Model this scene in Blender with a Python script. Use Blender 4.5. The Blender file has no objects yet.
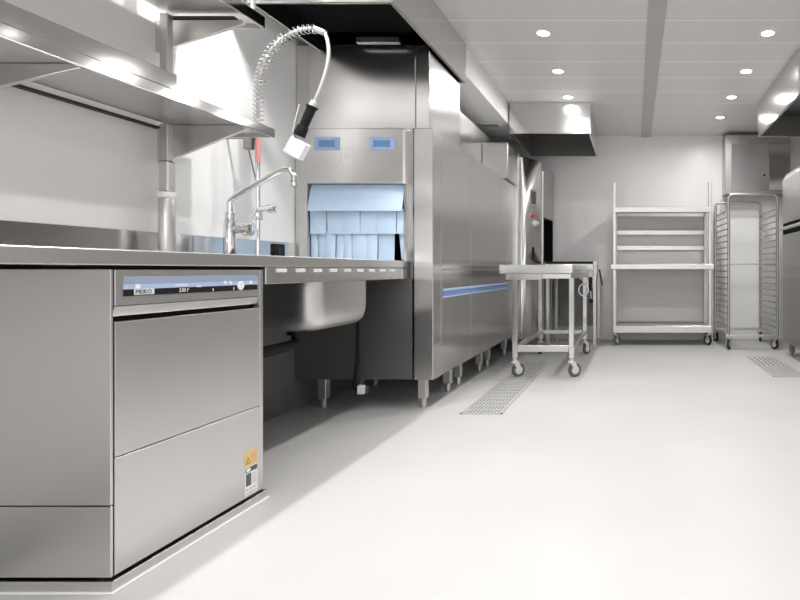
import bpy, bmesh, math, random
from mathutils import Vector, Matrix
random.seed(7)
PI = math.pi
sc = bpy.context.scene
COL = sc.collection
EYE = 0.86                      # camera height
CEIL = 2.51

# ------------------------------------------------------------------ materials
def nodes(name):
    m = bpy.data.materials.new(name); m.use_nodes = True
    nt = m.node_tree
    return m, nt, nt.nodes['Principled BSDF']

def plain(name, col, rough=.5, metal=0.0, emit=None, spec=.5, noise=0.0, nscale=6.0):
    m, nt, b = nodes(name)
    b.inputs['Base Color'].default_value = (*col, 1)
    b.inputs['Roughness'].default_value = rough
    b.inputs['Metallic'].default_value = metal
    b.inputs['Specular IOR Level'].default_value = spec
    if emit:
        b.inputs['Emission Color'].default_value = (*col, 1)
        b.inputs['Emission Strength'].default_value = emit
    if noise:
        tc = nt.nodes.new('ShaderNodeTexCoord')
        n = nt.nodes.new('ShaderNodeTexNoise'); n.inputs['Scale'].default_value = nscale
        n.inputs['Detail'].default_value = 4
        nt.links.new(tc.outputs['Object'], n.inputs['Vector'])
        mr = nt.nodes.new('ShaderNodeMapRange')
        mr.inputs['To Min'].default_value = 1 - noise; mr.inputs['To Max'].default_value = 1 + noise
        nt.links.new(n.outputs['Fac'], mr.inputs['Value'])
        mx = nt.nodes.new('ShaderNodeMix'); mx.data_type = 'RGBA'; mx.blend_type = 'MULTIPLY'
        mx.inputs['Factor'].default_value = 1
        mx.inputs['A'].default_value = (*col, 1)
        nt.links.new(mr.outputs['Result'], mx.inputs['B'])
        nt.links.new(mx.outputs['Result'], b.inputs['Base Color'])
    return m

def steel(name, col=(.67, .658, .648), rough=.28, aniso=.6, across=True, wob=.012, var=.05):
    """brushed stainless: grooves vertical (across) or horizontal, soft waves in the sheet"""
    m, nt, b = nodes(name)
    b.inputs['Base Color'].default_value = (*col, 1)
    b.inputs['Metallic'].default_value = 1
    b.inputs['Anisotropic'].default_value = aniso
    geo = nt.nodes.new('ShaderNodeNewGeometry')
    cr = nt.nodes.new('ShaderNodeVectorMath'); cr.operation = 'CROSS_PRODUCT'
    cr.inputs[1].default_value = (.04, .09, 1)
    nt.links.new(geo.outputs['True Normal'], cr.inputs[0])
    out = cr.outputs['Vector']
    if not across:
        c2 = nt.nodes.new('ShaderNodeVectorMath'); c2.operation = 'CROSS_PRODUCT'
        nt.links.new(geo.outputs['True Normal'], c2.inputs[0])
        nt.links.new(out, c2.inputs[1]); out = c2.outputs['Vector']
    nt.links.new(out, b.inputs['Tangent'])
    tc = nt.nodes.new('ShaderNodeTexCoord')
    mp = nt.nodes.new('ShaderNodeMapping')
    mp.inputs['Scale'].default_value = (150, 150, 2) if across else (2, 2, 180)
    nt.links.new(tc.outputs['Object'], mp.inputs['Vector'])
    n = nt.nodes.new('ShaderNodeTexNoise'); n.inputs['Scale'].default_value = 3; n.inputs['Detail'].default_value = 2
    nt.links.new(mp.outputs['Vector'], n.inputs['Vector'])
    mr = nt.nodes.new('ShaderNodeMapRange')
    mr.inputs['To Min'].default_value = rough - var; mr.inputs['To Max'].default_value = rough + var
    nt.links.new(n.outputs['Fac'], mr.inputs['Value'])
    nt.links.new(mr.outputs['Result'], b.inputs['Roughness'])
    w = nt.nodes.new('ShaderNodeTexNoise'); w.inputs['Scale'].default_value = 2.2; w.inputs['Detail'].default_value = 1
    nt.links.new(tc.outputs['Object'], w.inputs['Vector'])
    bp = nt.nodes.new('ShaderNodeBump'); bp.inputs['Strength'].default_value = .5; bp.inputs['Distance'].default_value = wob
    nt.links.new(w.outputs['Fac'], bp.inputs['Height'])
    nt.links.new(bp.outputs['Normal'], b.inputs['Normal'])
    return m

M = {}
M['steel_v'] = steel('brushed_steel_level', aniso=.6, across=False, rough=.30, wob=.003, var=.015)
M['steel_h'] = steel('brushed_steel_upright', aniso=.85, across=True, rough=.25, wob=.004, var=.012)
M['steel_mirror'] = steel('polished_steel', rough=.16, aniso=.2, var=.03, wob=.003, col=(.64, .63, .62))
M['polished'] = steel('bright_polished_steel', rough=.09, aniso=.0, var=.02, wob=.002, col=(.60, .59, .58))
M['steel_satin'] = steel('satin_steel', rough=.36, aniso=.3, col=(.66, .65, .63), wob=.0)
M['steel_grey'] = steel('grey_steel', rough=.34, aniso=.4, col=(.50, .49, .48))
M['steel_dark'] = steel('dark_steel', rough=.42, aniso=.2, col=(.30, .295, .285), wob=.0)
M['chrome'] = plain('chrome', (.83, .83, .84), .08, 1)
M['black'] = plain('black_plastic', (.008, .008, .009), .5, spec=.25)
M['rubber'] = plain('dark_rubber', (.02, .02, .02), .6)
M['tyre'] = plain('grey_tyre', (.11, .11, .115), .5)
M['matte_black'] = plain('black_filter', (.006, .006, .006), .85, spec=.1)  # plain matte black for the hood and exit insides
M['seam'] = plain('seam_black', (.004, .004, .004), .8, spec=.1)
M['white'] = plain('white_plastic', (.86, .86, .87), .35)
M['offwhite'] = plain('pale_plastic', (.72, .71, .69), .4)
M['zinc'] = plain('zinc_fork', (.72, .72, .71), .3, .85)
M['wall'] = plain('painted_wall', (.86, .845, .838), .32, noise=.015, nscale=1.5)
M['wall_far'] = plain('grey_wall', (.86, .85, .84), .5, noise=.02, nscale=1.2)
M['wall_white'] = plain('white_wall_panel', (.90, .90, .89), .45)
M['wall_bay'] = plain('warm_wall_panel', (.78, .755, .747), .4)
M['wall_shade'] = plain('under_counter_shade', (.15, .148, .146), .6)  # dark grey standing in for the shade under the counter
M['curtain'] = plain('pale_blue_curtain', (.55, .70, .89), .4, noise=.03, nscale=5)
M['blue'] = plain('blue_trim', (.16, .28, .55), .4)
M['blue_light'] = plain('light_blue_trim', (.36, .50, .80), .4)
M['blue_pale'] = plain('pale_blue_foil', (.42, .52, .72), .35)
M['blue_grey'] = plain('grey_blue_foil', (.30, .36, .48), .3)
M['screen'] = plain('dark_screen', (.03, .06, .16), .2)
M['yellow'] = plain('yellow_sticker', (.72, .52, .18), .5)
M['red'] = plain('red_plastic', (.62, .09, .08), .4)
M['rose'] = plain('faded_red_sleeve', (.70, .30, .28), .4)
M['grille_dark'] = plain('grating_gap', (.16, .158, .155), .6)
M['grate'] = plain('grating_steel', (.62, .615, .60), .42, .35)
M['lamp'] = plain('lamp_diffuser', (1, .99, .97), .4, emit=8.0)
M['fill_glow'] = plain('fill_light_pane', (.95, .97, 1), .2, emit=2.3)  # glow of the added fill pane behind the camera
M['panel_grey'] = plain('grey_panel', (.62, .61, .60), .45)
M['panel_dark'] = plain('dark_panel', (.15, .148, .145), .4)
M['hood_shade'] = plain('hood_shade_grey', (.16, .155, .145), .4, .3)  # dark tone that paints the shade inside the hoods
M['hose_grey'] = plain('grey_hose', (.50, .49, .48), .35)
M['display'] = plain('panel_glass', (.08, .08, .085), .2)

def floor_mat():
    m, nt, b = nodes('resin_floor')
    tc = nt.nodes.new('ShaderNodeTexCoord')
    n = nt.nodes.new('ShaderNodeTexNoise'); n.inputs['Scale'].default_value = 1.1; n.inputs['Detail'].default_value = 5
    nt.links.new(tc.outputs['Object'], n.inputs['Vector'])
    cr = nt.nodes.new('ShaderNodeValToRGB')
    cr.color_ramp.elements[0].position = .35; cr.color_ramp.elements[0].color = (.50, .495, .488, 1)
    cr.color_ramp.elements[1].position = .65; cr.color_ramp.elements[1].color = (.535, .53, .522, 1)
    nt.links.new(n.outputs['Fac'], cr.inputs['Fac'])
    nt.links.new(cr.outputs['Color'], b.inputs['Base Color'])
    b.inputs['Roughness'].default_value = .42
    b.inputs['Specular IOR Level'].default_value = .4
    f = nt.nodes.new('ShaderNodeTexNoise'); f.inputs['Scale'].default_value = 140; f.inputs['Detail'].default_value = 2
    nt.links.new(tc.outputs['Object'], f.inputs['Vector'])
    bp = nt.nodes.new('ShaderNodeBump'); bp.inputs['Strength'].default_value = .12; bp.inputs['Distance'].default_value = .002
    nt.links.new(f.outputs['Fac'], bp.inputs['Height']); nt.links.new(bp.outputs['Normal'], b.inputs['Normal'])
    return m
M['floor'] = floor_mat()

def ceiling_mat():
    m, nt, b = nodes('metal_ceiling_panels')
    geo = nt.nodes.new('ShaderNodeTexCoord')
    sp = nt.nodes.new('ShaderNodeSeparateXYZ'); nt.links.new(geo.outputs['Object'], sp.inputs[0])
    def math_(op, a, bb=None):
        n = nt.nodes.new('ShaderNodeMath'); n.operation = op
        nt.links.new(a, n.inputs[0]) if not isinstance(a, float) else setattr(n.inputs[0], 'default_value', a)
        if bb is not None:
            nt.links.new(bb, n.inputs[1]) if not isinstance(bb, float) else setattr(n.inputs[1], 'default_value', bb)
        return n.outputs[0]
    t = math_('FRACT', math_('DIVIDE', math_('SUBTRACT', sp.outputs['Y'], 3.663), .363))
    line = math_('LESS_THAN', t, .035)
    mx = nt.nodes.new('ShaderNodeMix'); mx.data_type = 'RGBA'
    nt.links.new(line, mx.inputs['Factor'])
    mx.inputs['A'].default_value = (.74, .73, .725, 1); mx.inputs['B'].default_value = (.95, .95, .94, 1)
    nt.links.new(mx.outputs['Result'], b.inputs['Base Color'])
    b.inputs['Roughness'].default_value = .38
    b.inputs['Metallic'].default_value = .15
    return m
M['ceiling'] = ceiling_mat()
M['beam'] = plain('ceiling_strip', (.50, .49, .485), .4, .2)

# ------------------------------------------------------------------ mesh builder
class MB:
    def __init__(s): s.bm = bmesh.new()
    def _merge(s, b2):
        me = bpy.data.meshes.new('t'); b2.to_mesh(me); b2.free()
        s.bm.from_mesh(me); bpy.data.meshes.remove(me); return s
    def box(s, x0, x1, y0, y1, z0, z1, bev=0.0, seg=1, rot=None):
        b = bmesh.new(); bmesh.ops.create_cube(b, size=1)
        c = Vector(((x0+x1)/2, (y0+y1)/2, (z0+z1)/2))
        for v in b.verts:
            v.co = Vector((v.co.x*(x1-x0), v.co.y*(y1-y0), v.co.z*(z1-z0)))
        if bev:
            bmesh.ops.bevel(b, geom=b.edges[:], offset=bev, segments=seg, profile=.5, affect='EDGES')
        for v in b.verts:
            if rot: v.co = rot @ v.co
            v.co += c
        return s._merge(b)
    def prism(s, poly, axis, a, b_, bev=0.0):
        """poly: 2-D outline; axis 'x': (y,z), 'y': (x,z), 'z': (x,y), extruded from a to b_"""
        b = bmesh.new()
        def P(p, t):
            if axis == 'x': return Vector((t, p[0], p[1]))
            if axis == 'y': return Vector((p[0], t, p[1]))
            return Vector((p[0], p[1], t))
        lo = [b.verts.new(P(p, a)) for p in poly]; hi = [b.verts.new(P(p, b_)) for p in poly]
        n = len(poly)
        b.faces.new(lo); b.faces.new(hi[::-1])
        for i in range(n): b.faces.new((lo[i], hi[i], hi[(i+1) % n], lo[(i+1) % n]))
        bmesh.ops.recalc_face_normals(b, faces=b.faces[:])
        if bev: bmesh.ops.bevel(b, geom=b.edges[:], offset=bev, segments=1, profile=.5, affect='EDGES')
        return s._merge(b)
    def cyl(s, p, q, r, r2=None, n=20, bev=0.0):
        p, q = Vector(p), Vector(q); d = q-p
        b = bmesh.new()
        bmesh.ops.create_cone(b, cap_ends=True, segments=n, radius1=r, radius2=r if r2 is None else r2, depth=d.length)
        if bev:
            ed = [e for e in b.edges if all(abs(abs(v.co.z)-d.length/2) < 1e-6 for v in e.verts)]
            bmesh.ops.bevel(b, geom=ed, offset=bev, segments=2, profile=.5, affect='EDGES')
        rot = d.to_track_quat('Z', 'Y').to_matrix()
        for v in b.verts: v.co = rot @ v.co + (p+q)/2
        return s._merge(b)
    def tube(s, pts, r, n=12, smooth=0, closed=False):
        pts = [Vector(p) for p in pts]
        for _ in range(smooth):
            q = [pts[0]] if not closed else []
            for i in range(len(pts)-(0 if closed else 1)):
                a, c = pts[i], pts[(i+1) % len(pts)]
                q += [a.lerp(c, .25), a.lerp(c, .75)]
            if not closed: q.append(pts[-1])
            pts = q
        b = bmesh.new(); rings = []; up = None; L = len(pts)
        for i, p in enumerate(pts):
            if closed: t = (pts[(i+1) % L]-pts[i-1])
            else: t = pts[min(i+1, L-1)]-pts[max(i-1, 0)]
            t.normalize()
            if up is None:
                up = t.orthogonal().normalized()
            up = (up - t*up.dot(t)).normalized(); w = t.cross(up)
            rings.append([b.verts.new(p + r*(math.cos(2*PI*k/n)*up + math.sin(2*PI*k/n)*w)) for k in range(n)])
        rng = range(L if closed else L-1)
        for i in rng:
            A, B = rings[i], rings[(i+1) % L]
            for k in range(n): b.faces.new((A[k], A[(k+1) % n], B[(k+1) % n], B[k]))
        if not closed:
            b.faces.new(rings[0][::-1]); b.faces.new(rings[-1])
        bmesh.ops.recalc_face_normals(b, faces=b.faces[:])
        return s._merge(b)
    def grid_sheet(s, f, nu, nv, thick):
        """sheet with thickness from f(u,v)->Vector"""
        b = bmesh.new()
        V = [[b.verts.new(f(i/nu, j/nv)) for j in range(nv+1)] for i in range(nu+1)]
        for i in range(nu):
            for j in range(nv): b.faces.new((V[i][j], V[i+1][j], V[i+1][j+1], V[i][j+1]))
        bmesh.ops.recalc_face_normals(b, faces=b.faces[:])
        bmesh.ops.solidify(b, geom=b.faces[:], thickness=thick)
        return s._merge(b)
    def build(s, name, mat, parent=None, smooth=True, label=None):
        me = bpy.data.meshes.new(name)
        if parent is not None:
            off = base_of(parent)
            for v in s.bm.verts: v.co -= off
        s.bm.to_mesh(me); s.bm.free()
        me.materials.append(M[mat] if isinstance(mat, str) else mat)
        o = bpy.data.objects.new(name, me); COL.objects.link(o)
        if parent is not None: o.parent = parent
        if smooth:
            for p in me.polygons: p.use_smooth = True
            me.set_sharp_from_angle(angle=math.radians(35))
        if label: o['label'] = label
        return o

def base_of(o):
    v = Vector(o.location)
    while o.parent: o = o.parent; v += Vector(o.location)
    return v

def thing(name, label, cat, loc, group=None):
    o = bpy.data.objects.new(name, None); COL.objects.link(o)
    o.empty_display_size = .1
    o.location = loc; o['label'] = label; o['category'] = cat
    if group: o['group'] = group
    return o
def tag(o, label, cat, group=None):
    o['label'] = label; o['category'] = cat
    if group: o['group'] = group
    return o
def struct(o): o['kind'] = 'structure'; return o

def text(body, size, loc, mat, parent, axis='+x', name='lettering', ext=.0006, shear=0.0):
    cu = bpy.data.curves.new(name, 'FONT'); cu.body = body; cu.size = size; cu.extrude = ext; cu.shear = shear
    tmp = bpy.data.objects.new('t', cu); COL.objects.link(tmp)
    bpy.context.view_layer.update()
    me = bpy.data.meshes.new_from_object(tmp.evaluated_get(bpy.context.evaluated_depsgraph_get()))
    bpy.data.objects.remove(tmp)
    R = Matrix(((0, 0, 1), (1, 0, 0), (0, 1, 0))) if axis == '+x' else Matrix(((1, 0, 0), (0, 0, -1), (0, 1, 0)))
    off = base_of(parent)
    for v in me.vertices: v.co = R @ v.co + Vector(loc) - off
    me.name = name; me.materials.clear(); me.materials.append(M[mat])
    o = bpy.data.objects.new(name, me); COL.objects.link(o); o.parent = parent
    return o

def copy_tree(o, parent=None):
    c = o.copy(); COL.objects.link(c)
    if parent is not None: c.parent = parent
    for ch in list(o.children): copy_tree(ch, c)
    return c

# ------------------------------------------------------------------ room shell
XL, XR, YB, YF = -2.10, 2.35, 6.85, -3.0
struct(MB().box(XL-.1, XR+.1, YF-.1, YB+.1, -.1, 0).build('floor', 'floor'))
struct(MB().box(XL-.1, XR+.1, YF-.1, YB+.1, CEIL, CEIL+.1).build('ceiling', 'ceiling'))
struct(MB().box(XL-.1, XL, YF-.1, YB+.1, 0, CEIL).build('wall_left', 'wall_white'))
struct(MB().box(XR, XR+.1, YF-.1, YB+.1, 0, CEIL).build('wall_right', 'wall_far'))
struct(MB().box(XL, XR, YB, YB+.1, 0, CEIL).build('wall_back', 'wall'))
struct(MB().box(XL, XR, YF-.1, YF, 0, CEIL).build('wall_front', 'wall_far'))
struct(MB().box(.088, .205, YF, YB, CEIL-.012, CEIL).build('trim_1', 'beam'))
# bulkhead along the ceiling above the conveyor machine
struct(MB().box(-1.58, -1.24, 4.06, 6.12, 2.30, CEIL, .002).build('trim_2', 'wall_white'))
# added glowing fill pane, dressed as a window, on the wall behind the camera
wn = struct(MB().box(-1.3, 2.0, YF+.012, YF+.016, .95, 2.35).build('fill_window', 'fill_glow'))
m = MB(); m.box(-1.36, 2.06, YF, YF+.05, .89, .95, .003).box(-1.36, 2.06, YF, YF+.05, 2.35, 2.41, .003)
for xx in (-1.36, -.25, .86, 2.0): m.box(xx, xx+.06, YF, YF+.05, .95, 2.35, .003)
m.build('fill_window_frame', 'offwhite', wn)
# white door in the back wall behind the rack
dr = struct(MB().box(1.12, 1.80, 6.83, 6.852, .0, 1.72, .003).build('door_1', 'wall_white'))
d = MB()
d.box(1.06, 1.12, 6.82, 6.852, 0, 1.74, .003).box(1.80, 1.86, 6.82, 6.852, 0, 1.74, .003)
d.build('door_frame', 'offwhite', dr)

# warm panel behind the shelves, dark sheet painting shade below the worktop
struct(MB().box(XL, XL+.003, -.5, 2.47, 1.026, 2.44).build('trim_3', 'wall_bay'))
struct(MB().box(XL, XL+.0025, 2.09, 5.8, .0, .88).build('wall_shade_sheet', 'wall_shade'))

# ------------------------------------------------------------------ downlights
def make_downlight():
    t = thing('ceiling_downlight', '', 'ceiling light', (0, 0, CEIL))
    r = MB(); n = 28
    # ring: lathe of a small profile
    b = bmesh.new(); prof = [(.043, -.0005), (.043, -.006), (.056, -.004), (.058, -.0005)]
    rings = [[b.verts.new((rr*math.cos(2*PI*k/n), rr*math.sin(2*PI*k/n), z)) for k in range(n)] for rr, z in prof]
    for i in range(len(prof)):
        A, B = rings[i], rings[(i+1) % len(prof)]
        for k in range(n): b.faces.new((A[k], A[(k+1) % n], B[(k+1) % n], B[k]))
    bmesh.ops.recalc_face_normals(b, faces=b.faces[:])
    for v in b.verts: v.co.z += CEIL
    r._merge(b); r.build('trim_ring', 'white', t)
    MB().cyl((0, 0, CEIL-.004), (0, 0, CEIL-.0005), .0425, n=28).build('diffuser', 'lamp', t)
    li = bpy.data.lights.new('downlight_lamp', 'AREA'); li.shape = 'DISK'; li.size = .08
    li.energy = 4.8; li.color = (1, .985, .972); li.spread = math.radians(138)
    lo = bpy.data.objects.new('lamp', li); COL.objects.link(lo); lo.parent = t; lo.location = (0, 0, -.012)
    return t
spots = []
ordl = ['nearest', 'second', 'third', 'fourth']
LZ = [3.86, 4.60, 5.29]
RZ = [3.86, 4.60, 5.29, 5.99]
nm = {0: 'nearest', 1: 'second nearest', 2: 'farthest'}
for i, z in enumerate(LZ):
    spots.append((-.63, z, '%s round recessed downlight of the left row over the dishwashing line' % ['nearest visible', 'middle', 'farthest'][i], 'downlights left of the dark ceiling strip'))
for i, z in enumerate(RZ):
    spots.append((.93, z, '%s round downlight of the right row, %s' % (['nearest visible', 'second nearest', 'third nearest', 'farthest'][i],
                 ['level with the start of the right hood', 'left of the right hood end', 'before the steel wall cabinet', 'close to the back wall'][i]), 'downlights right of the dark ceiling strip'))
for k in range(1, 9):
    spots.append((-.63, 3.86-.74*k, 'round recessed downlight of the left row, overhead in front of the frame', 'overhead downlights of the left row'))
    spots.append((.93, 3.86-.74*k, 'round recessed downlight of the right row, overhead in front of the frame', 'overhead downlights of the right row'))
for z in (2.62, 1.5, .4):
    spots.append((-1.62, z, 'round recessed downlight over the wall shelves and worktop', 'overhead downlights of the wall row'))
proto = make_downlight()
wall_lamp = [c for c in proto.children if c.type == 'LIGHT'][0].data.copy(); wall_lamp.energy = 9; wall_lamp.spread = math.radians(150)
back_lamp = wall_lamp.copy(); back_lamp.energy = 6.5; back_lamp.spread = math.radians(172)
near_lamp = wall_lamp.copy(); near_lamp.energy = 3.7; near_lamp.spread = math.radians(125)
right_lamp = wall_lamp.copy(); right_lamp.energy = 1.9; right_lamp.spread = math.radians(100)
for i, (x, y, lab, grp) in enumerate(spots):
    o = proto if i == 0 else copy_tree(proto)
    o.location = (x, y, CEIL); o['label'] = lab; o['group'] = grp
    if 'wall row' in grp:                       # stronger lamps over the worktop
        for ch in o.children:
            if ch.type == 'LIGHT':
                ch.data = wall_lamp
    elif y > 4.4:
        for ch in o.children:
            if ch.type == 'LIGHT':
                ch.data = back_lamp
    elif y < 2.4 and x < 0:
        for ch in o.children:
            if ch.type == 'LIGHT':
                ch.data = near_lamp
    elif x > 0:
        for ch in o.children:
            if ch.type == 'LIGHT':
                ch.data = right_lamp

# ------------------------------------------------------------------ undercounter dishwasher
FX = -1.394
t = thing('undercounter_dishwasher', 'low stainless front loading dishwasher under the left worktop with blue and black control strip', 'dishwasher', (-1.70, 1.785, 0))
b = MB(); b.box(-2.0, FX-.03, 1.489, 2.082, .045, .862, .002); b.build('cabinet', 'seam', t)
s1 = MB(); s1.box(-2.0, FX, 1.478, 1.486, .232, .862, .0012).build('side_panel', 'steel_v', t)
s2 = MB(); s2.box(-2.0, FX, 1.478, 1.486, .040, .2285, .0012).build('side_panel', 'steel_v', t)
MB().box(FX-.029, FX-.001, 2.0695, 2.088, .040, .862, .0015).build('corner_post', 'steel_satin', t)
MB().box(FX-.029, FX, 1.4905, 2.0665, .7635, .861, .0015).build('control_fascia', 'steel_v', t)
hr = MB(); hr.prism([(FX-.029, .7615), (FX-.0015, .7615), (FX-.004, .751), (FX-.014, .7345), (FX-.029, .7345)], 'y', 1.4905, 2.0665)
hr.build('handle_recess', 'steel_grey', t)
MB().box(FX-.030, FX-.024, 1.4905, 2.0665, .7195, .7344).build('handle_gap', 'seam', t)
MB().box(FX-.029, FX, 1.4905, 2.0665, .3565, .7192, .0008).build('door', 'steel_v', t)
MB().box(FX-.029, FX-.0005, 1.4905, 2.0665, .040, .3532, .0006).build('lower_panel', 'steel_v', t)
MB().box(-2.0, FX-.006, 1.482, 2.083, .8623, .8725).build('top_gap_shade', 'seam', t)  # black fill painting the dark gap under the worktop
# control strip
y0, y1 = 1.515, 2.052
cp = MB().box(FX, FX+.002, y0, y1, .788, .8065).build('control_strip', 'black', t, label='black and pale blue control strip')
MB().box(FX, FX+.002, y0, y1, .8068, .8205).build('strip_band', 'blue_pale', cp)
MB().box(FX, FX+.002, y0, y1, .8208, .842).build('strip_band', 'blue_grey', cp)
MB().box(FX+.002, FX+.0026, 1.545, 1.610, .7905, .8075).build('logo_plate', 'offwhite', cp)
text('MEIKO', .0175, (FX+.0028, 1.5485, .7930), 'screen', cp)
MB().box(FX+.002, FX+.003, 1.549, 1.564, .8085, .820).build('logo_square', 'white', cp)
text('530 F', .0165, (FX+.0022, 1.697, .7925), 'white', cp, shear=.2)
text('ecostar', .016, (FX+.0022, 1.682, .8095), 'white', cp, shear=.25)
MB().box(FX+.002, FX+.003, 1.766, 1.786, .8055, .8115).build('indicator_window', 'offwhite', cp)
for yy, zz, r, mat in ((1.888, .8165, .0065, 'white'), (1.912, .8155, .0065, 'white'), (1.962, .8050, .0155, 'white'), (2.012, .8150, .0070, 'white')):
    MB().cyl((FX+.0018, yy, zz), (FX+.006, yy, zz), r, n=24, bev=.001).build('push_button', mat, cp)
MB().box(FX+.006, FX+.0065, 1.9605, 1.9635, .806, .812).build('button_mark', 'screen', cp)
for yy in (1.835, 1.930):
    MB().cyl((FX+.002, yy, .7975), (FX+.003, yy, .7975), .0026, n=10).box(FX+.002, FX+.003, yy-.003, yy+.003, .7915, .7945).build('indicator_symbol', 'offwhite', cp)
# stickers
st = MB().box(FX-.0005, FX+.0006, 1.985, 2.052, .150, .203).build('warning_sticker', 'yellow', t, label='yellow warning sticker')
tri = MB(); tri.prism([(1.992, .160), (2.016, .160), (2.004, .184)], 'x', FX+.0005, FX+.0010); tri.build('warning_triangle', 'black', st)
tri = MB(); tri.prism([(1.9965, .1625), (2.0115, .1625), (2.004, .178)], 'x', FX+.0009, FX+.0013); tri.build('triangle_field', 'yellow', st)
tr = MB()
for k in range(4): tr.box(FX+.0005, FX+.0009, 2.021, 2.047, .162+.009*k, .1655+.009*k)
tr.build('printed_lines', 'rose', st)
s3 = MB().box(FX-.0005, FX+.0006, 1.990, 2.052, .047, .1485).build('instruction_label', 'white', t, label='white instruction label')
MB().box(FX+.0005, FX+.0010, 1.9905, 2.0515, .128, .146).build('printed_band', 'display', s3)
MB().box(FX+.0010, FX+.0013, 1.995, 2.016, .131, .143).build('printed_field', 'white', s3)
MB().box(FX+.0005, FX+.0010, 1.993, 2.020, .080, .124).build('printed_picture', 'display', s3)
tr = MB()
for k in range(6): tr.box(FX+.0005, FX+.0009, 2.025, 2.048, .082+.007*k, .085+.007*k)
for k in range(3): tr.box(FX+.0005, FX+.0009, 1.995+.018*k, 2.006+.018*k, .064, .070)
tr.box(FX+.0005, FX+.0009, 1.993, 2.049, .052, .055)
tr.build('printed_lines', 'steel_grey', s3)
for xx in (-1.95, -1.46):
    for yy in (1.53, 2.04):
        MB().cyl((xx, yy, .0305), (xx, yy, .046), .016).build('foot', 'zinc', t)

pl = MB().box(-2.05, FX+.006, 1.476, 2.10, 0, .0302, .0008).build('base_plinth', 'steel_v')
tag(pl, 'low stainless plinth on the floor under the undercounter dishwasher', 'plinth')
ck = MB().box(-2.05, FX+.013, 1.469, 2.106, 0, .003, .001).build('caulk_line', 'white', None)
ck.parent = pl; ck.name = 'caulk_line'

# ------------------------------------------------------------------ worktop with sink
LX = -1.385
t = thing('sink_worktop', 'long stainless worktop with backsplash and sink bowl running from the dishwasher to the conveyor machine', 'worktop', (-1.74, 2.0, .86))
HX0, HX1, HY0, HY1 = -1.93, -1.49, 2.575, 3.035        # bowl opening
tp = MB()
tp.box(-2.099, HX0, .3, 3.40, .885, .914); tp.box(HX1, LX-.012, .3, 3.40, .885, .914)
tp.box(HX0, HX1, .3, HY0, .885, .914); tp.box(HX0, HX1, HY1, 3.40, .885, .914)
tp.build('counter_top', 'steel_satin', t)
MB().box(LX-.012, LX, .3, 3.405, .873, .9155, .003).build('front_edge', 'steel_satin', t)
fl = MB().box(LX-.030, LX-.008, 2.10, 3.405, .806, .8728, .003).build('front_apron', 'steel_h', t)
for k in range(9):
    y = 2.160+.1262*k
    MB().box(LX-.010, LX-.004, y, y+.062, .851, .866, .001).build('apron_tab', 'offwhite', fl)
MB().box(-2.099, -2.082, .3, 3.40, .914, 1.025, .002).build('backsplash', 'steel_mirror', t)
MB().prism([(LX-.030, .806), (LX-.004, .806), (LX-.004, .868), (LX-.028, .868)], 'y', 3.33, 3.405).build('end_bracket', 'steel_satin', t)
# bowl
def rrect(x0, x1, y0, y1, r, n=6):
    out = []
    for cx, cy, a in ((x1-r, y1-r, 0), (x0+r, y1-r, PI/2), (x0+r, y0+r, PI), (x1-r, y0+r, 1.5*PI)):
        for k in range(n+1): out.append((cx+r*math.cos(a+PI/2*k/n), cy+r*math.sin(a+PI/2*k/n)))
    return out
b = bmesh.new(); rings = []
bx0, bx1, by0, by1 = -1.95, -1.458, 2.55, 3.09
lv = [(.0, .884), (.0, .70), (.002, .645), (.012, .605), (.035, .580), (.07, .570)]
for ins, z in lv:
    rings.append([b.verts.new((x, y, z)) for x, y in rrect(bx0+ins, bx1-ins, by0+ins, by1-ins, .09-ins*.3)])
n = len(rings[0])
for A, B in zip(rings, rings[1:]):
    for k in range(n): b.faces.new((A[k], A[(k+1) % n], B[(k+1) % n], B[k]))
b.faces.new(rings[-1])
bmesh.ops.recalc_face_normals(b, faces=b.faces[:])
bmesh.ops.solidify(b, geom=b.faces[:], thickness=.004)
m = MB(); m._merge(b); bowl = m.build('sink_bowl', 'steel_satin', t)
dp = MB().tube([(-1.70, 2.80, .566), (-1.70, 2.80, .53), (-1.70, 2.80, .492), (-1.70, 2.74, .486), (-1.70, 2.6, .484), (-1.70, 2.12, .478)], .026, smooth=2)
dp.cyl((-1.70, 2.80, .535), (-1.70, 2.80, .568), .045)
dp.build('drain_pipe', 'black', bowl, label='black drain pipe')

# small black socket on backsplash
sk = thing('wall_socket', 'small black socket on the backsplash beside the conveyor machine', 'socket', (-2.08, 3.25, .975))
MB().box(-2.082, -2.068, 3.195, 3.29, .925, 1.012, .003).build('cover', 'black', sk)
MB().cyl((-2.068, 3.242, .97), (-2.065, 3.242, .97), .020).build('plug_hole', 'rubber', sk)

# ------------------------------------------------------------------ wall shelves
def shelf(label, x1, ya, yb, zb, th, lip, name='wall_shelf'):
    t = thing(name, label, 'shelf', (-1.9, (ya+yb)/2, zb))
    s = MB(); s.box(-2.045, x1-.002, ya, yb, zb+.012, zb+.03); s.box(-2.045, x1-.002, ya, ya+.01, zb, zb+.03); s.box(-2.045, x1-.002, yb-.010, yb, zb, zb+.03)
    s.build('shelf_board', 'steel_h', t)
    MB().box(x1-.012, x1, ya, yb, zb, zb+lip, .003).build('front_lip', 'polished', t)
    return t
def bracket(t, y, x1, zt, zw, zf):
    m = MB(); m.prism([(-2.099, zt), (x1, zt), (x1, zf), (-2.099, zw)], 'y', y-.008, y+.008, .0015)
    m.build('bracket', 'steel_satin', t)
SX = -1.70
t = shelf('lower stainless wall shelf with raised front rail above the worktop', SX, .5, 2.63, 1.487, .03, .040)
MB().box(SX-.022, SX-.004, .5, 2.07, 1.5275, 1.588, .002).build('front_rail', 'polished', t)
bracket(t, 2.45, SX-.014, 1.498, 1.325, 1.476)
bracket(t, 1.72, SX-.014, 1.498, 1.395, 1.484)
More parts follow.
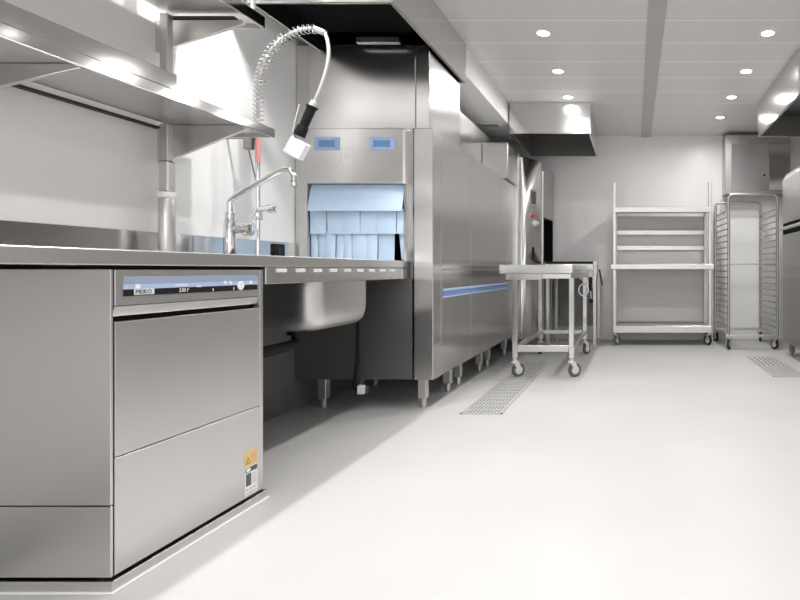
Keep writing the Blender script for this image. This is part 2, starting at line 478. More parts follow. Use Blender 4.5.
bracket(t, .80, SX-.014, 1.498, 1.36, 1.476)
MB().box(-2.0985, -2.070, .5, 2.43, 1.478, 1.4865).build('gap_shade', 'rubber', t)  # black strip painting the dark gap between shelf and wall
t = shelf('upper stainless wall shelf at the top edge, below the ceiling', SX, .5, 2.56, 1.972, .03, .055)
bracket(t, 2.44, SX-.014, 1.957, 1.815, 1.938)
bracket(t, .80, SX-.014, 1.957, 1.815, 1.938)
for yy in (.8, 2.44): MB().box(-2.04, SX-.05, yy-.014, yy+.014, 1.957, 1.9705).build('bracket_pad', 'rubber', t)
MB().cyl((SX-.03, 2.52, 1.99), (SX-.03, 2.52, CEIL), .009).build('hanging_rod', 'steel_satin', t)

t = thing('shelf_upright', 'round stainless post on the worktop carrying the wall shelves', 'post', (-1.99, 2.377, .914))
MB().cyl((-2.0, 2.377, .914), (-2.0, 2.377, 1.168), .030, bev=.002).build('lower_tube', 'steel_satin', t)
MB().cyl((-2.0, 2.377, .914), (-2.0, 2.377, .920), .042, bev=.002).build('base_flange', 'steel_satin', t)
MB().cyl((-2.0, 2.377, 1.168), (-2.0, 2.377, 1.193), .0325, bev=.004).build('collar', 'white', t, label='white plastic collar')
MB().box(-2.022, -1.978, 2.355, 2.399, 1.193, 1.325, .006).build('upper_tube', 'steel_satin', t)
for za, zb in ((1.325, 1.484), (1.530, 1.955), (2.005, 2.30)):
    m = MB(); m.box(-2.020, -1.984, 2.36, 2.392, za, zb, .004); m.build('wall_channel', 'steel_grey', t)

# ------------------------------------------------------------------ mixer tap
def at(x, y, Y): return ((x-634)*Y/555, Y, EYE+(270-y)*Y/555)
TY = 2.70
t = thing('mixer_tap', 'chrome mixer tap with long swivel spout on the worktop', 'tap', (-1.97, TY, .914))
bx = at(230, 250, TY)[0]
m = MB(); m.cyl((bx, TY, .9145), (bx, TY, 1.105), .027, bev=.003); m.cyl((bx, TY, 1.105), (bx, TY, 1.14), .021, bev=.004); m.cyl((bx, TY, .914), (bx, TY, .921), .040, bev=.002)
m.cyl((bx-.028, TY+.02, .914), (bx-.028, TY+.02, 1.09), .010)
m.build('column', 'chrome', t)
m = MB(); m.tube([(bx, TY, 1.13), (bx, TY, 1.175), at(230, 200, TY), at(240, 193, TY), at(262, 181, TY), at(276, 173, TY), at(284, 169, TY), at(291, 171, TY), at(294, 177, TY), at(294, 182, TY)], .0135, smooth=2)
m.build('spout', 'chrome', t)
MB().cyl(at(294, 180, TY), at(294, 186.5, TY), .0165, bev=.002).build('outlet', 'chrome', t)
m = MB(); kx, _, kz = at(238, 229, TY); m.cyl((kx-.02, TY, kz), (kx+.035, TY, kz), .022, bev=.003); m.cyl((kx+.035, TY, kz), (kx+.07, TY, kz), .033, bev=.006)
m.build('handle', 'chrome', t)
a_ = at(249, 222, TY); c_ = at(256, 208, TY)
MB().cyl(a_, c_, .005).build('handle_lever', 'chrome', t)

# ------------------------------------------------------------------ pre-rinse spray
RY = 2.88
t = thing('pre_rinse_spray', 'spring hose pre rinse spray with black grip and white head over the sink', 'spray tap', (at(258, 250, RY)[0], RY, .914))
rx = at(258, 250, RY)[0]
m = MB(); m.cyl((rx, RY, .9145), (rx, RY, 1.42), .0105); m.cyl((rx, RY, .914), (rx, RY, .920), .032, bev=.002); m.cyl((rx, RY, 1.12), (rx, RY, 1.17), .021, bev=.003)
m.cyl((rx, RY, 1.56), (rx, RY, 1.63), .016)
m.build('riser', 'chrome', t)
MB().cyl((rx, RY, 1.418), (rx, RY, 1.563), .0125).build('red_sleeve', 'rose', t, label='faded red sleeve')
vz = at(0, 209, RY)[2]
m = MB(); m.cyl((rx, RY, vz), (rx+.06, RY-.01, vz), .014); m.build('valve_body', 'chrome', t)
m = MB(); m.cyl((rx+.055, RY-.01, vz), (rx+.10, RY-.012, vz), .021, bev=.005); m.build('valve_knob', 'chrome', t)
arc = [at(*p, RY) for p in ((258.5, 128), (258, 112), (258, 95), (260, 76), (265, 60), (273.5, 46), (285, 36), (298, 30), (311, 28), (319, 29.5), (325, 33))]
# smooth the arc
def chaikin(p, k):
    p = [Vector(q) for q in p]
    for _ in range(k):
        q = [p[0]]
        for a, c in zip(p, p[1:]): q += [a.lerp(c, .25), a.lerp(c, .75)]
        p = q+[p[-1]]
    return p
pa = chaikin(arc, 3)
rest = chaikin([at(*p, RY) for p in ((325, 33), (328.5, 43), (329, 58), (325, 76), (319, 92), (314, 103))], 2)
MB().tube(pa[:-1]+rest, .0088).build('hose', 'hose_grey', t)
# coil
L = [0]
for a, c in zip(pa, pa[1:]): L.append(L[-1]+(c-a).length)
tot = L[-1]; turns = 30; N = turns*12
def along(s):
    for i in range(len(L)-1):
        if L[i+1] >= s:
            f = (s-L[i])/max(1e-9, L[i+1]-L[i]); return pa[i].lerp(pa[i+1], f), (pa[i+1]-pa[i]).normalized()
    return pa[-1], (pa[-1]-pa[-2]).normalized()
cp_ = []
for k in range(N+1):
    f = k/N; p, tt = along(f*tot*.93)
    u = Vector((0, 1, 0)); w = tt.cross(u)
    ang = 2*PI*turns*f
    cp_.append(p+.023*(math.cos(ang)*u+math.sin(ang)*w))
MB().tube(cp_, .0034, n=6).build('spring', 'chrome', t)
p0, t0 = along(tot*.92); p1, _ = along(tot*.999)
MB().cyl(p0, p1, .0155).build('spring_end', 'steel_satin', t)
MB().cyl(at(314.5, 101, RY), at(311, 109, RY), .017, bev=.003).build('hose_nut', 'offwhite', t)
m = MB(); m.cyl(at(312, 107, RY), at(301, 132, RY), .024, .021, bev=.004); m.cyl(at(312.5, 106, RY), at(311.5, 108.5, RY), .029, bev=.003); m.cyl(at(303.5, 126, RY), at(299, 136, RY), .027, .029, bev=.004)
m.build('grip', 'black', t, label='black plastic grip')
MB().tube([at(299.5, 104, RY), at(295, 122, RY), at(292, 136, RY), at(297, 139, RY)], .005, smooth=1).build('lever', 'zinc', t)
hc = Vector(at(297, 148.5, RY))
m = MB(); m.box(-.0475, .0475, -.022, .022, -.046, .046, .004)
R = Matrix.Rotation(math.radians(29), 3, 'Y')
for v in m.bm.verts: v.co = R @ v.co + hc
m.build('spray_head', 'white', t, label='white square spray head')
# clip holding the riser below the shelf end
ca = at(247, 150, RY); cb = at(255, 134, RY)
m = MB(); m.box(ca[0], cb[0], RY-.03, RY+.0, ca[2], cb[2], .003); m.box(cb[0]-.002, rx, RY-.012, RY+.012, cb[2]-.03, cb[2]-.005, .002); m.box(-2.098, ca[0], RY-.022, RY-.01, cb[2]-.03, cb[2]-.015, .002); m.cyl(at(248.5, 149, RY), at(256.5, 183, RY), .004)
m.build('wall_clip', 'steel_dark', t)

# ------------------------------------------------------------------ conveyor dishwasher
CX = -1.235
t = thing('conveyor_dishwasher', 'large stainless conveyor dishwasher with pale blue curtains at its loading end', 'dishwasher', (-1.65, 4.6, 0))
b = MB(); b.box(-2.06, CX-.012, 3.85, 5.83, .19, 1.728); b.build('housing', 'steel_grey', t)
MB().box(-2.0, -1.45, 4.07, 5.84, 1.73, 2.19, .004).build('upper_housing', 'steel_h', t)
# loading end
b = MB()
b.prism([(-2.02, 1.394), (-1.42, 1.394), (-1.42, 1.731), (-2.02, 1.731)], 'y', 3.412, 3.84, .003)
b.build('hatch_panel', 'steel_v', t)
MB().box(-2.095, -2.0215, 3.43, 3.84, .804, 1.731, .004).build('left_pillar', 'steel_satin', t)
MB().box(-1.353, CX, 3.41, 3.555, .183, 1.733, .004).build('right_pillar', 'steel_h', t)
cv = [(-1.354, 3.414), (-1.354, 3.84), (-1.430, 3.84), (-1.430, 3.446)]
for k in range(1, 6):
    a = PI/2*k/6; cv.append((-1.430+.076*math.sin(a), 3.446-.032*(1-math.cos(a))))
m = MB(); m.prism(cv, 'z', .905, 1.731); m.build('curved_jamb', 'steel_mirror', t)
MB().box(-2.0975, -1.3705, 3.43, 3.445, .183, .803, .002).build('lower_front_panel', 'steel_dark', t)  # darker steel paints in the dark reflections under the counter
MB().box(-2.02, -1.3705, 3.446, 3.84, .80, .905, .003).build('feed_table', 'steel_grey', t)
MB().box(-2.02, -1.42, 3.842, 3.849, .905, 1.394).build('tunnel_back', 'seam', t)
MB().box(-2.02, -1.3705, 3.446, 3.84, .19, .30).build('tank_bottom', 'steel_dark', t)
# recessed blue grips and pictogram plate
for xc in (327, 382):
    X = (xc-634)*3.41/555
    g = MB(); z0, z1 = 1.597, 1.677
    g.box(X-.077, X-.050, 3.404, 3.414, z0, z1, .002).box(X+.050, X+.077, 3.404, 3.414, z0, z1, .002)
    g.box(X-.050, X+.050, 3.404, 3.414, z0, z0+.018, .002).box(X-.050, X+.050, 3.404, 3.414, z1-.020, z1, .002)
    gg = g.build('grip_plate', 'blue_light', t, label='blue recessed grip plate')
    MB().box(X-.050, X+.050, 3.4100, 3.4115, z0+.018, z1-.020).build('grip_hollow', 'blue', gg)
px0, px1, pz0, pz1 = -1.802, -1.645, 1.508, 1.608
g = MB(); w = .0022
g.box(px0, px1, 3.4105, 3.4125, pz0, pz0+w).box(px0, px1, 3.4105, 3.4125, pz1-w, pz1).box(px0, px0+w, 3.4105, 3.4125, pz0, pz1).box(px1-w, px1, 3.4105, 3.4125, pz0, pz1)
g.box((px0+px1)/2-.001, (px0+px1)/2+.001, 3.4105, 3.4125, pz0, pz1)
for k in range(3): g.box(px0+.014+.014*k, px0+.022+.014*k, 3.4105, 3.4125, pz0+.042, pz0+.066)
g.box(px0+.008, px0+.070, 3.4105, 3.4125, pz0+.018, pz0+.022)
g.build('pictogram_plate', 'offwhite', t)
MB().cyl((px1-.034, 3.4125, pz0+.024), (px1-.034, 3.4095, pz0+.024), .008, n=16).build('pictogram_dot', 'offwhite', t)
# curtains: upper flap, middle strips, lower strips
fp = MB(); fp.prism([(3.470, 1.392), (3.474, 1.392), (3.458, 1.352), (3.424, 1.224), (3.420, 1.2245), (3.454, 1.354)], 'x', -2.017, -1.4325)
fp.build('curtain_flap', 'curtain', t)
MB().box(-2.018, -1.421, 3.476, 3.50, 1.330, 1.392).build('curtain_rail', 'blue_grey', t)
def strip(x0, x1, z0, z1, y, amp, ph):
    def f(u, v):
        return Vector((x0+(x1-x0)*u, y+amp*math.sin(u*PI)*(1-v*.6)+.006*math.sin(ph+v*3)*(1-v), z0+(z1-z0)*v))
    MB().grid_sheet(f, 6, 4, .002).build('curtain_strip', 'curtain', t)
e = [-2.018, -1.914, -1.808, -1.705, -1.60, -1.478, -1.433]
for i in range(6): strip(e[i]+.0015, e[i+1]-.0015, 1.085, 1.240, 3.455+.004*(i % 2), -.006, i)
e = [-2.018, -1.975, -1.925, -1.862, -1.815, -1.763, -1.66, -1.60, -1.497]
for i in range(8): strip(e[i]+.0012, e[i+1]-.0012, .908, 1.105, 3.468+.005*(i % 2), -.008, i*1.7)
def f(u, v): return Vector((-1.470+.037*u+.016*(1-v)*(1-u), 3.475-.008*math.sin(u*PI), .925+.175*v))
MB().grid_sheet(f, 6, 4, .002).build('curtain_strip', 'curtain', t)
# long side panels
ys = [3.557, 4.197, 5.148, 5.748]
for i in range(3):
    MB().box(CX-.011, CX-.001, ys[i]+.0015, ys[i+1]-.0015, .866, 1.730, .002).build('side_door', 'steel_h', t)
    lp = MB().box(CX-.011, CX-.001, ys[i]+.0015, ys[i+1]-.0015, .188, .8635, .002).build('side_door', 'steel_h', t)
for a, c in ((3.585, 4.190), (4.204, 5.40)):
    hb = MB().box(CX-.0012, CX+.003, a, c, .690, .722, .001).build('grip_bar', 'blue', t, label='blue grip bar')
    MB().box(CX-.0012, CX+.006, a, c, .722, .738, .002).box(CX-.0012, CX+.004, a, c, .680, .690, .001).build('bar_edge', 'blue_pale', hb)
MB().box(CX-.03, CX+.035, 5.752, 5.842, .188, 2.075, .004).build('end_pillar', 'steel_satin', t)
MB().box(-1.448, CX+.033, 5.29, 5.7515, 1.735, 2.075, .006).build('end_box', 'steel_h', t)
# tall extraction box over the loading end
m = MB(); m.box(-2.02, -1.353, 3.435, 4.035, 1.7335, 2.255, .003); m.build('extract_box', 'steel_h', t)
MB().box(-1.350, -1.266, 3.435, 4.035, 1.7335, 2.255, .003).build('extract_box_side', 'steel_h', t)
MB().box(-2.098, -2.0225, 3.445, 4.035, 1.7335, 2.255, .003).build('filler_panel', 'steel_satin', t)
# feet
for yy in (3.49, 3.95, 4.18, 4.75, 5.0, 5.65):
    for xx in (-1.325, -1.95):
        m = MB(); m.box(xx-.026, xx+.026, yy-.026, yy+.026, .055, .19, .003); m.cyl((xx, yy, 0), (xx, yy, .058), .018)
        m.build('foot', 'steel_satin', t)
# plug hanging under the machine
pg = thing('cable_plug', 'white plug on a black cable hanging below the loading end of the conveyor machine', 'plug', (at(359, 388, 3.36)[0], 3.36, .10))
c0 = at(359, 388, 3.38)
m = MB(); m.box(c0[0]-.006, c0[0]+.034, 3.365, 3.395, .105, .158, .004); m.build('plug_body', 'white', pg)
m = MB()
for k in range(3): m.box(c0[0]+.034, c0[0]+.056, 3.375, 3.385, .115+.014*k, .120+.014*k)
m.build('plug_pins', 'zinc', pg)
MB().tube([(c0[0]-.004, 3.38, .132), (c0[0]-.03, 3.38, .135), (c0[0]-.035, 3.40, .20), (c0[0]-.03, 3.425, .36), (c0[0]-.03, 3.425, .62)], .008, smooth=2).build('cable', 'black', pg)

# ------------------------------------------------------------------ control cabinet at the unloading end
t = thing('control_cabinet', 'tall stainless control cabinet with red button at the unloading end of the conveyor machine', 'cabinet', (-1.4, 6.3, 0))
MB().prism([(-1.198, 5.846), (-1.140, 5.846), (-1.022, 6.10), (-1.022, 6.14), (-1.90, 6.14), (-1.90, 5.85), (-1.198, 5.85)], 'z', .12, 2.05, .003).build('cabinet_body', 'steel_h', t)
MB().prism([(-1.90, 6.142), (-1.022, 6.142), (-.975, 6.74), (-1.90, 6.74)], 'z', 1.45, 2.02, .003).build('exit_hood', 'steel_grey', t)
MB().box(-1.90, -1.30, 6.142, 6.74, .12, 1.449).build('exit_tunnel', 'matte_black', t)
MB().box(-1.299, -.985, 6.69, 6.74, .96, 1.449).build('exit_dark_sheet', 'matte_black', t)  # black sheet added to put shade into the exit opening
MB().box(-1.299, -.985, 6.69, 6.74, .12, .955, .002).build('exit_panel', 'steel_satin', t)
# chamfered control face direction
d0 = Vector((-1.140, 5.846, 0)); d1 = Vector((-1.022, 6.10, 0)); u = (d1-d0).normalized(); nn = Vector((u.y, -u.x, 0))
def on_face(s, z, out): p = d0+u*s+nn*out; return Vector((p.x, p.y, z))
def facebox(s0, s1, z0, z1, o0, o1, bev=.002):
    m = MB(); m.box(s0, s1, o0, o1, z0, z1, bev)
    Rm = Matrix((( u.x, nn.x, 0), (u.y, nn.y, 0), (0, 0, 1)))
    for v in m.bm.verts: v.co = Rm @ v.co + d0
    bmesh.ops.recalc_face_normals(m.bm, faces=m.bm.faces[:])
    return m
facebox(.075, .190, 1.545, 1.725, -.001, .006).build('display_frame', 'steel_grey', t)
facebox(.090, .175, 1.565, 1.705, .0055, .008).build('display', 'display', t, label='dark display')
m = MB(); m.cyl(on_face(.125, 1.445, 0), on_face(.125, 1.445, .03), .022, bev=.004); m.build('red_button', 'red', t, label='red button')
m = MB(); m.cyl(on_face(.06, 1.445, 0), on_face(.06, 1.445, .012), .012); m.build('indicator_lamp', 'rose', t)
m = MB(); m.cyl(on_face(.145, 1.365, 0), on_face(.145, 1.365, .02), .030, bev=.003); m.box(-.012, .012, -.02, .02, -.028, .028, .004)
for v in list(m.bm.verts)[-1:]: pass
m.bm.free(); m = MB(); m.cyl(on_face(.150, 1.365, 0), on_face(.150, 1.365, .022), .034, bev=.004); m.cyl(on_face(.150, 1.365, .022), on_face(.150, 1.365, .05), .016, bev=.003)
m.build('main_switch', 'offwhite', t)
facebox(.115, .150, .985, 1.105, -.001, .006).build('vent_slot', 'black', t)
MB().cyl((-1.010, 6.125, .12), (-1.010, 6.125, 1.95), .014).build('cable_conduit', 'steel_satin', t)

# ------------------------------------------------------------------ hoods
def hood(label, x0, x1, y0, y1, z0, z1, loc, plate=.10):
    t = thing('extractor_hood', label, 'extractor hood', loc)
    w = .022
    m = MB(); m.box(x0, x1, y0, y0+w, z0, z1, .003); m.box(x0, x1, y1-w, y1, z0, z1, .003)
    m.box(x0, x0+w, y0+w, y1-w, z0, z1, .003); m.box(x1-w, x1, y0+w, y1-w, z0, z1, .003)
    m.build('canopy', 'steel_mirror', t)
    m = MB(); m.box(x0+w, x1-w, y0+w, y1-w, z1-.03, z1-.002)
    m.build('hood_top', 'steel_dark', t)
    return t
t = hood('long stainless extractor hood at the ceiling over the conveyor machine loading end', -1.97, -1.225, 2.82, 4.05, 2.22, CEIL-.001, (-1.6, 3.43, 2.22))
m = MB(); m.box(-1.945, -1.25, 2.845, 3.43, 2.33, 2.35)
m.build('grease_filter', 'matte_black', t)
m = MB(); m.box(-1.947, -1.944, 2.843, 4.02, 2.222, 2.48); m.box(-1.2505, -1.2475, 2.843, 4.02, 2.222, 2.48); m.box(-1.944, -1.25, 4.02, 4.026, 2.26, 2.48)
m.build('inner_shade', 'matte_black', t)  # added dark sheets paint the shade inside the hood
MB().box(-1.685, -1.425, 3.36, 3.39, 2.236, 2.272, .003).build('lamp_housing', 'steel_grey', t)
t = hood('square stainless extractor hood hanging before the back wall', -1.225, -.425, 5.45, 6.55, 2.20, CEIL-.001, (-.82, 6.0, 2.2))
MB().box(-1.202, -.448, 5.474, 6.526, 2.44, 2.455).build('grease_filter', 'steel_dark', t)
MB().cyl((-.46, 5.50, 2.215), (-.46, 5.50, 2.235), .012).build('drain_cock', 'chrome', t)
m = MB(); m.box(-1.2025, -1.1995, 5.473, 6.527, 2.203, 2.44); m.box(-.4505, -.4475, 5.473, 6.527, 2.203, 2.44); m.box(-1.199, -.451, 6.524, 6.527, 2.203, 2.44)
m.build('inner_shade', 'hood_shade', t)
t = hood('stainless extractor hood on the right above the tall oven', 1.225, 2.30, 4.13, 5.47, 2.17, CEIL-.001, (1.75, 4.8, 2.17))
m = MB(); m.box(1.248, 2.276, 4.154, 5.446, 2.36, 2.375); m.build('grease_filter', 'steel_dark', t)
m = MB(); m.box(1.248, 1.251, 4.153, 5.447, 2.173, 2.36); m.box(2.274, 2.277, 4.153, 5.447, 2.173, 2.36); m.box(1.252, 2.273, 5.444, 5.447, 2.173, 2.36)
m.build('inner_shade', 'hood_shade', t)

# vent slot in bulkhead
t = thing('ceiling_vent', 'slim white slot vent in the bulkhead over the conveyor machine', 'vent', (-1.45, 5.5, 2.30))
MB().box(-1.54, -1.33, 5.44, 5.56, 2.292, 2.2995, .002).build('frame', 'white', t)
m = MB()
for k in range(4): m.box(-1.525, -1.345, 5.455+.025*k, 5.467+.025*k, 2.2912, 2.2925)
m.build('slot', 'display', t)

# ------------------------------------------------------------------ casters
def caster(root, x, y, top, r=.055, ang=0.0, tyre='tyre', brake=False, body='zinc'):
    """swivel caster; bottom on the floor, plate at height top"""
    Rz = Matrix.Rotation(ang, 3, 'Z')
    def put(m):
        for v in m.bm.verts: v.co = Rz @ v.co + Vector((x, y, 0))
        return m
    off = .028
    m = MB(); m.cyl((0, 0, r*2+.005), (0, 0, top), .014); m.cyl((0, 0, r*2+.004), (0, 0, r*2+.018), .030, bev=.003)
    for s in (-1, 1):
        xs = .020*s
        m.prism([(-.022, r*2+.006), (.026, r*2+.006), (off+.020, r+.006), (off+.012, r-.014), (off-.012, r-.014), (off-.024, r+.02)], 'x', xs-.0025, xs+.0025)
    if brake: m.box(-.022, .022, off+.012, off+.062, r*2-.006, r*2+.004, .002)
    c = put(m).build('caster', body, root)
    m = MB(); m.cyl((-.014, off, r), (.014, off, r), r, n=28, bev=.006); put(m).build('tyre', tyre, c)
    m = MB(); m.cyl((-.0165, off, r), (.0165, off, r), r*.60, n=24, bev=.003); put(m).build('wheel_hub', 'offwhite', c)
    m = MB(); m.cyl((-.025, off, r), (.025, off, r), .008, n=12); put(m).build('axle', 'zinc', c)

# ------------------------------------------------------------------ trolley table in the middle
t = thing('table_trolley', 'stainless rolling table standing over the floor grating beside the conveyor machine', 'trolley', (-.73, 5.05, 0))
ax0, ax1, ay0, ay1 = -1.07, -.486, 4.40, 5.72
m = MB(); m.box(ax0+.006, ax1-.006, ay0+.006, ay1-.006, .872, .884)
m.box(ax0, ax1, ay0, ay0+.012, .832, .902, .003); m.box(ax0, ax1, ay1-.012, ay1, .832, .902, .003)
m.box(ax0, ax0+.012, ay0+.012, ay1-.012, .832, .902, .003); m.box(ax1-.012, ax1, ay0+.012, ay1-.012, .832, .902, .003)
m.build('table_top', 'steel_mirror', t)
m = MB(); m.box(ax0+.05, ax1-.015, ay0+.022, ay0+.055, .790, .831, .003); m.box(ax0+.05, ax0+.085, ay0+.055, ay1-.06, .790, .831, .003); m.box(ax1-.055, ax1-.018, ay0+.055, ay1-.06, .790, .831, .003)
m.build('under_frame', 'steel_satin', t)
MB().box(ax0+.05, ax0+.34, ay0+.008, ay0+.020, .782, .831, .002).build('sliding_bar', 'steel_mirror', t)
for lx in (-.953, -.500):
    for ly in (4.45, 5.66):
        MB().box(lx-.021, lx+.021, ly-.021, ly+.021, .155, .80, .004).build('leg', 'steel_mirror', t)
m = MB(); m.box(-.931, -.522, 4.432, 4.468, .205, .258, .003); m.build('lower_rail', 'steel_satin', t)
for lx in (-.953, -.500):
    m = MB(); m.box(lx-.016, lx+.016, 4.472, 5.638, .212, .250, .003); m.build('lower_rail', 'steel_satin', t)
m = MB(); m.box(-.931, -.522, 5.644, 5.676, .212, .250, .003); m.build('lower_rail', 'steel_satin', t)
caster(t, -.953, 4.45, .157, .056, -.8, body='offwhite')
caster(t, -.500, 4.45, .157, .056, -.9, body='offwhite')
caster(t, -.953, 5.66, .157, .056, .3, tyre='rubber', body='offwhite')
caster(t, -.500, 5.66, .157, .056, -.5, body='offwhite')

# ------------------------------------------------------------------ unloading table behind it
t = thing('unloading_table', 'stainless unloading table with black upper edge behind the rolling table', 'table', (-.68, 6.25, 0))
m = MB(); m.box(-.955, -.440, 5.96, 6.70, .860, .925, .003); m.build('table_frame', 'steel_satin', t)
MB().box(-.955, -.442, 5.965, 6.70, .9255, .952, .002).build('roller_bed', 'black', t, label='black roller bed')
m = MB(); m.box(-.438, -.395, 5.95, 6.04, .80, .958, .003); m.box(-.394, -.345, 5.97, 6.02, .870, .885, .002); m.build('end_plate', 'steel_grey', t)
for lx in (-.93, -.425):
    for ly in (6.0, 6.66):
        m = MB(); m.box(lx-.018, lx+.018, ly-.018, ly+.018, .05, .859, .003); m.cyl((lx, ly, 0), (lx, ly, .052), .015); m.build('leg', 'steel_satin', t)
m = MB(); m.prism([(-.72, .859), (-.444, .859), (-.444, .66)], 'y', 5.985, 5.995); m.build('gusset', 'steel_grey', t)
lp = thing('cable_loop', 'white cable coiled in a ring hanging at the rear leg of the rolling table', 'cable', (at(584, 290, 5.59)[0], 5.59, .78))
c = Vector(at(583.5, 290, 5.56))
ring = [c+Vector((.048*math.cos(2*PI*k/32), .004*math.sin(k), .058*math.sin(2*PI*k/32))) for k in range(32)]
MB().tube(ring, .0065, closed=True, n=8).build('ring', 'white', lp)
MB().tube([c+Vector((.045, 0, .02)), c+Vector((.040, .0, .07)), c+Vector((.028, .0, .12)), c+Vector((.020, .0, .128))], .005, smooth=2).build('cable_end', 'white', lp)
hg = thing('pendant_switch', 'black hand switch hanging on a cable at the corner of the unloading table', 'switch', (at(591, 285, 5.93)[0], 5.93, .70))
m = MB(); c = Vector(at(590.5, 284, 5.93)); m.box(c.x-.017, c.x+.017, 5.91, 5.94, c.z-.075, c.z+.075, .008); m.build('grip', 'black', hg)
m = MB(); m.cyl(Vector(at(591, 301, 5.92)), Vector(at(591, 301, 5.92))+Vector((0, .03, 0)), .024, bev=.006); m.build('push_knob', 'black', hg)
MB().tube([Vector(at(590.5, 291, 5.925)), Vector(at(591, 297, 5.925)), Vector(at(591, 300, 5.93))], .005).tube([Vector(at(590.5, 277, 5.925)), Vector(at(590, 274, 5.945)), Vector(at(590, 271, 5.957))], .005).build('cable', 'offwhite', hg)
MB().box(-.90, -.445, 6.60, 6.615, .20, .858, .001).build('rear_panel', 'panel_dark', t)
hk = thing('hanging_strap', 'short black strap hanging from the side bracket of the unloading table', 'strap', (-.365, 6.0, .72))
m = MB(); m.prism([(-.385, .868), (-.366, .868), (-.335, .70), (-.352, .69)], 'y', 5.985, 6.005, .003); m.build('band', 'rubber', hk)

# ------------------------------------------------------------------ shelf trolley at back wall
t = thing('shelf_trolley', 'tall open stainless shelf trolley against the back wall', 'trolley', (.32, 6.52, 0))
for lx in (-.222, .862):
    for ly in (6.32, 6.72):
        MB().box(lx-.019, lx+.019, ly-.019, ly+.019, .16, 1.862 if ly < 6.5 else 1.56, .005).build('post', 'steel_satin', t)
m = MB(); m.box(-.238, .880, 6.290, 6.735, 1.545, 1.572, .002); m.box(-.238, .880, 6.285, 6.297, 1.515, 1.574, .003); m.build('shelf', 'steel_satin', t)
m = MB(); m.box(-.265, .905, 6.265, 6.735, .895, .925, .002); m.box(-.265, .905, 6.255, 6.269, .868, .928, .004); m.build('shelf', 'steel_satin', t)
m = MB(); m.box(-.240, .882, 6.290, 6.735, .195, .225, .002); m.box(-.240, .882, 6.283, 6.297, .148, .228, .004); m.build('shelf', 'steel_satin', t)
for z in (1.10, 1.285):
    m = MB(); m.box(-.205, .845, 6.700, 6.726, z, z+.055, .003); m.build('cross_rail', 'steel_satin', t)
MB().box(-.205, .845, 6.728, 6.738, .235, 1.51, .001).build('back_panel', 'panel_grey', t)
caster(t, -.21, 6.33, .162, .058, -.5, tyre='tyre', brake=True)
caster(t, .862, 6.33, .162, .058, .6, tyre='rubber', brake=True)
caster(t, -.21, 6.66, .162, .058, .2, tyre='rubber')
caster(t, .862, 6.66, .162, .058, -.2, tyre='rubber')

# ------------------------------------------------------------------ tray rack trolley
t = thing('tray_rack', 'tall tubular tray rack trolley with two ladders of slides before the white door', 'rack trolley', (1.28, 6.35, 0))
def uframe(x0, x1, y, zt, name):
    m = MB(); r = .05
    pts = [(x0, y, .155)]
    pts += [(x0, y, zt-r)] + [(x0+r-r*math.cos(a), y, zt-r+r*math.sin(a)) for a in (PI/6, PI/3, PI/2)]
    pts += [(x1-r+r*math.sin(a), y, zt-r+r*math.cos(a)) for a in (0, PI/6, PI/3, PI/2)] + [(x1, y, .155)]
    m.tube(pts, .0165, n=14); m.build(name, 'steel_grey', t)
uframe(1.018, 1.545, 5.98, 1.672, 'near_frame')
uframe(.985, 1.530, 6.72, 1.672, 'far_frame')
for k in range(20):
    z = .24+.0672*k
    for xa, xb in ((1.018, .985), (1.545, 1.530)):
        sgn = 1 if xa < 1.2 else -1
        MB().tube([(xa+.010*sgn, 5.985, z), (xa+.020*sgn, 6.02, z), (xb+.022*sgn, 6.68, z), (xb+.010*sgn, 6.715, z)], .0085, n=8).build('tray_slide', 'steel_grey', t)
m = MB()
m.box(.985, 1.56, 5.965, 6.0, .135, .165, .003); m.box(.965, 1.55, 6.70, 6.735, .135, .165, .003)
m.prism([(1.0, 6.0), (1.035, 6.0), (1.0, 6.70), (.967, 6.70)], 'z', .137, .163); m.prism([(1.525, 6.0), (1.56, 6.0), (1.548, 6.70), (1.512, 6.70)], 'z', .137, .163)
m.build('base_frame', 'steel_satin', t)
MB().tube([(1.018, 5.98, .92), (1.28, 5.98, .925), (1.545, 5.98, .92)], .006, n=8).build('tray_stop', 'steel_grey', t)
for x, y, a in ((1.02, 6.0, -.4), (1.54, 6.0, .5), (1.0, 6.68, .3), (1.52, 6.68, -.3)):
    caster(t, x, y, .14, .055, a, tyre='rubber', brake=y < 6.2)

# ------------------------------------------------------------------ steel cabinet on the back wall
t = thing('wall_cabinet', 'stainless steel wall cabinet high on the back wall above the tray rack', 'cabinet', (1.47, 6.72, 1.78))
MB().box(1.085, 1.86, 6.60, 6.848, 1.765, CEIL-.04, .003).build('carcass', 'steel_grey', t)
cd = MB().box(1.155, 1.60, 6.588, 6.5995, 1.80, 2.36, .003).build('door', 'steel_v', t)
MB().cyl((1.545, 6.588, 1.985), (1.545, 6.57, 1.985), .012, bev=.003).build('lock_knob', 'black', cd)
MB().prism([(6.5995, 1.80), (6.585, 1.81), (6.575, 2.08), (6.585, 2.35), (6.5995, 2.36)], 'x', 1.605, 1.852).build('curved_panel', 'steel_mirror', t)

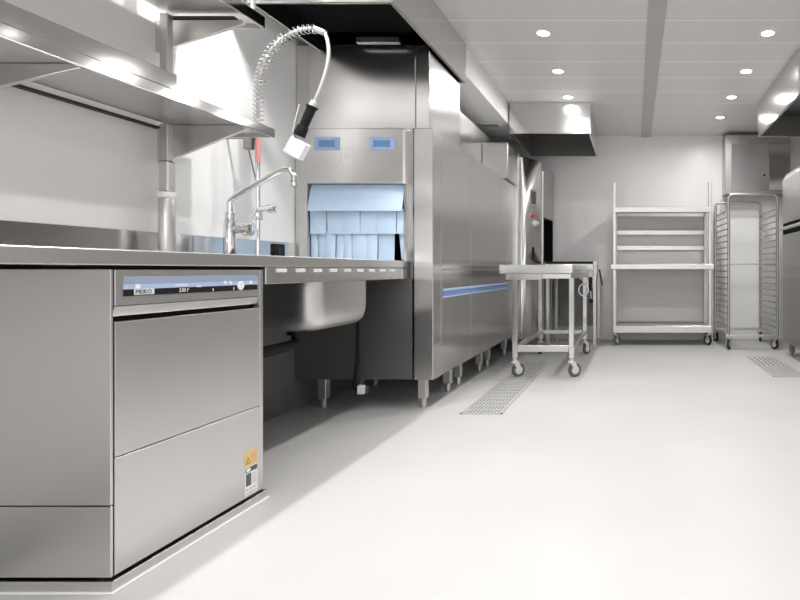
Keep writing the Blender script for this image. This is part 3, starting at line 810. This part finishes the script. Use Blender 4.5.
# ------------------------------------------------------------------ combi oven at right
OX = 1.52
t = thing('combi_oven', 'tall stainless oven unit on legs at the right edge under the hood', 'oven', (1.9, 5.0, 0))
MB().prism([(OX+.01, .13), (2.30, .13), (2.30, 1.86), (OX+.12, 1.86), (OX+.04, 1.84), (OX+.01, 1.78)], 'y', 4.2, 5.69, .003).build('housing', 'steel_grey', t)
MB().box(OX-.001, OX+.0095, 4.22, 5.68, .140, .800, .003).build('lower_door', 'steel_grey', t)
MB().box(OX-.001, OX+.0095, 4.22, 5.68, .865, 1.215, .003).build('middle_panel', 'steel_grey', t)
MB().box(OX-.001, OX+.0095, 4.22, 5.68, 1.330, 1.770, .003).build('upper_door', 'steel_grey', t)
MB().box(OX+.004, OX+.0098, 4.22, 5.68, 1.218, 1.327).build('vent_gap', 'seam', t)
MB().box(OX-.05, OX-.030, 4.30, 5.62, 1.255, 1.285, .006).box(OX-.035, OX+.006, 4.40, 4.43, 1.26, 1.28).box(OX-.035, OX+.006, 5.50, 5.53, 1.26, 1.28).build('door_handle', 'steel_satin', t)
for y in (4.3, 5.55):
    for x in (OX+.06, 2.2):
        m = MB(); m.box(x-.025, x+.025, y-.025, y+.025, .04, .13, .003); m.cyl((x, y, 0), (x, y, .042), .02); m.build('leg', 'steel_dark', t)

# ------------------------------------------------------------------ floor gratings
def grating(x0, x1, y0, y1, label, n, cross=None):
    t = thing('floor_grating', label, 'floor drain', ((x0+x1)/2, (y0+y1)/2, 0))
    MB().box(x0, x1, y0, y1, .0002, .0016).build('drain_pan', 'grille_dark', t)
    m = MB(); w = .012
    m.box(x0, x0+w, y0, y1, .0005, .005).box(x1-w, x1, y0, y1, .0005, .005).box(x0, x1, y0, y0+w, .0005, .005).box(x0, x1, y1-w, y1, .0005, .005)
    m.build('frame', 'grate', t)
    m = MB(); W = (x1-x0-2*w)/n
    for k in range(n): m.box(x0+w+W*(k+.28), x0+w+W*(k+.82), y0+w, y1-w, .001, .0046)
    for k in range(int((y1-y0)/.10)): m.box(x0+w, x1-w, y0+.10*(k+1)-.006, y0+.10*(k+1)+.006, .001, .0040)
    m.build('bars', 'grate', t)
grating(-1.04, -.785, 3.31, 4.295, 'nearer long floor grating in front of the rolling table', 11)
grating(-1.04, -.785, 4.305, 5.25, 'farther long floor grating under the rolling table', 11)
grating(1.12, 1.40, 4.46, 4.95, 'nearer small floor grating at the right edge before the oven', 12)
grating(1.12, 1.40, 4.96, 5.50, 'farther small floor grating at the right edge before the tray rack', 6)

# ------------------------------------------------------------------ camera, world, view
cam = bpy.data.cameras.new('camera'); co = bpy.data.objects.new('camera', cam); COL.objects.link(co)
co.location = (0, 0, EYE); co.rotation_euler = (PI/2, 0, 0)
cam.sensor_width = 36; cam.lens = 555/800*36
cam.shift_x = -(634-400)/800; cam.shift_y = -(300-270)/800
cam.clip_start = .05
sc.camera = co
w = bpy.data.worlds.new('world'); sc.world = w; w.use_nodes = True
w.node_tree.nodes['Background'].inputs[0].default_value = (.9, .9, .92, 1)
w.node_tree.nodes['Background'].inputs[1].default_value = .3
sc.view_settings.view_transform = 'Standard'; sc.view_settings.look = 'None'
sc.view_settings.gamma = 1; sc.view_settings.use_curve_mapping = False
sc.view_settings.exposure = 0.45
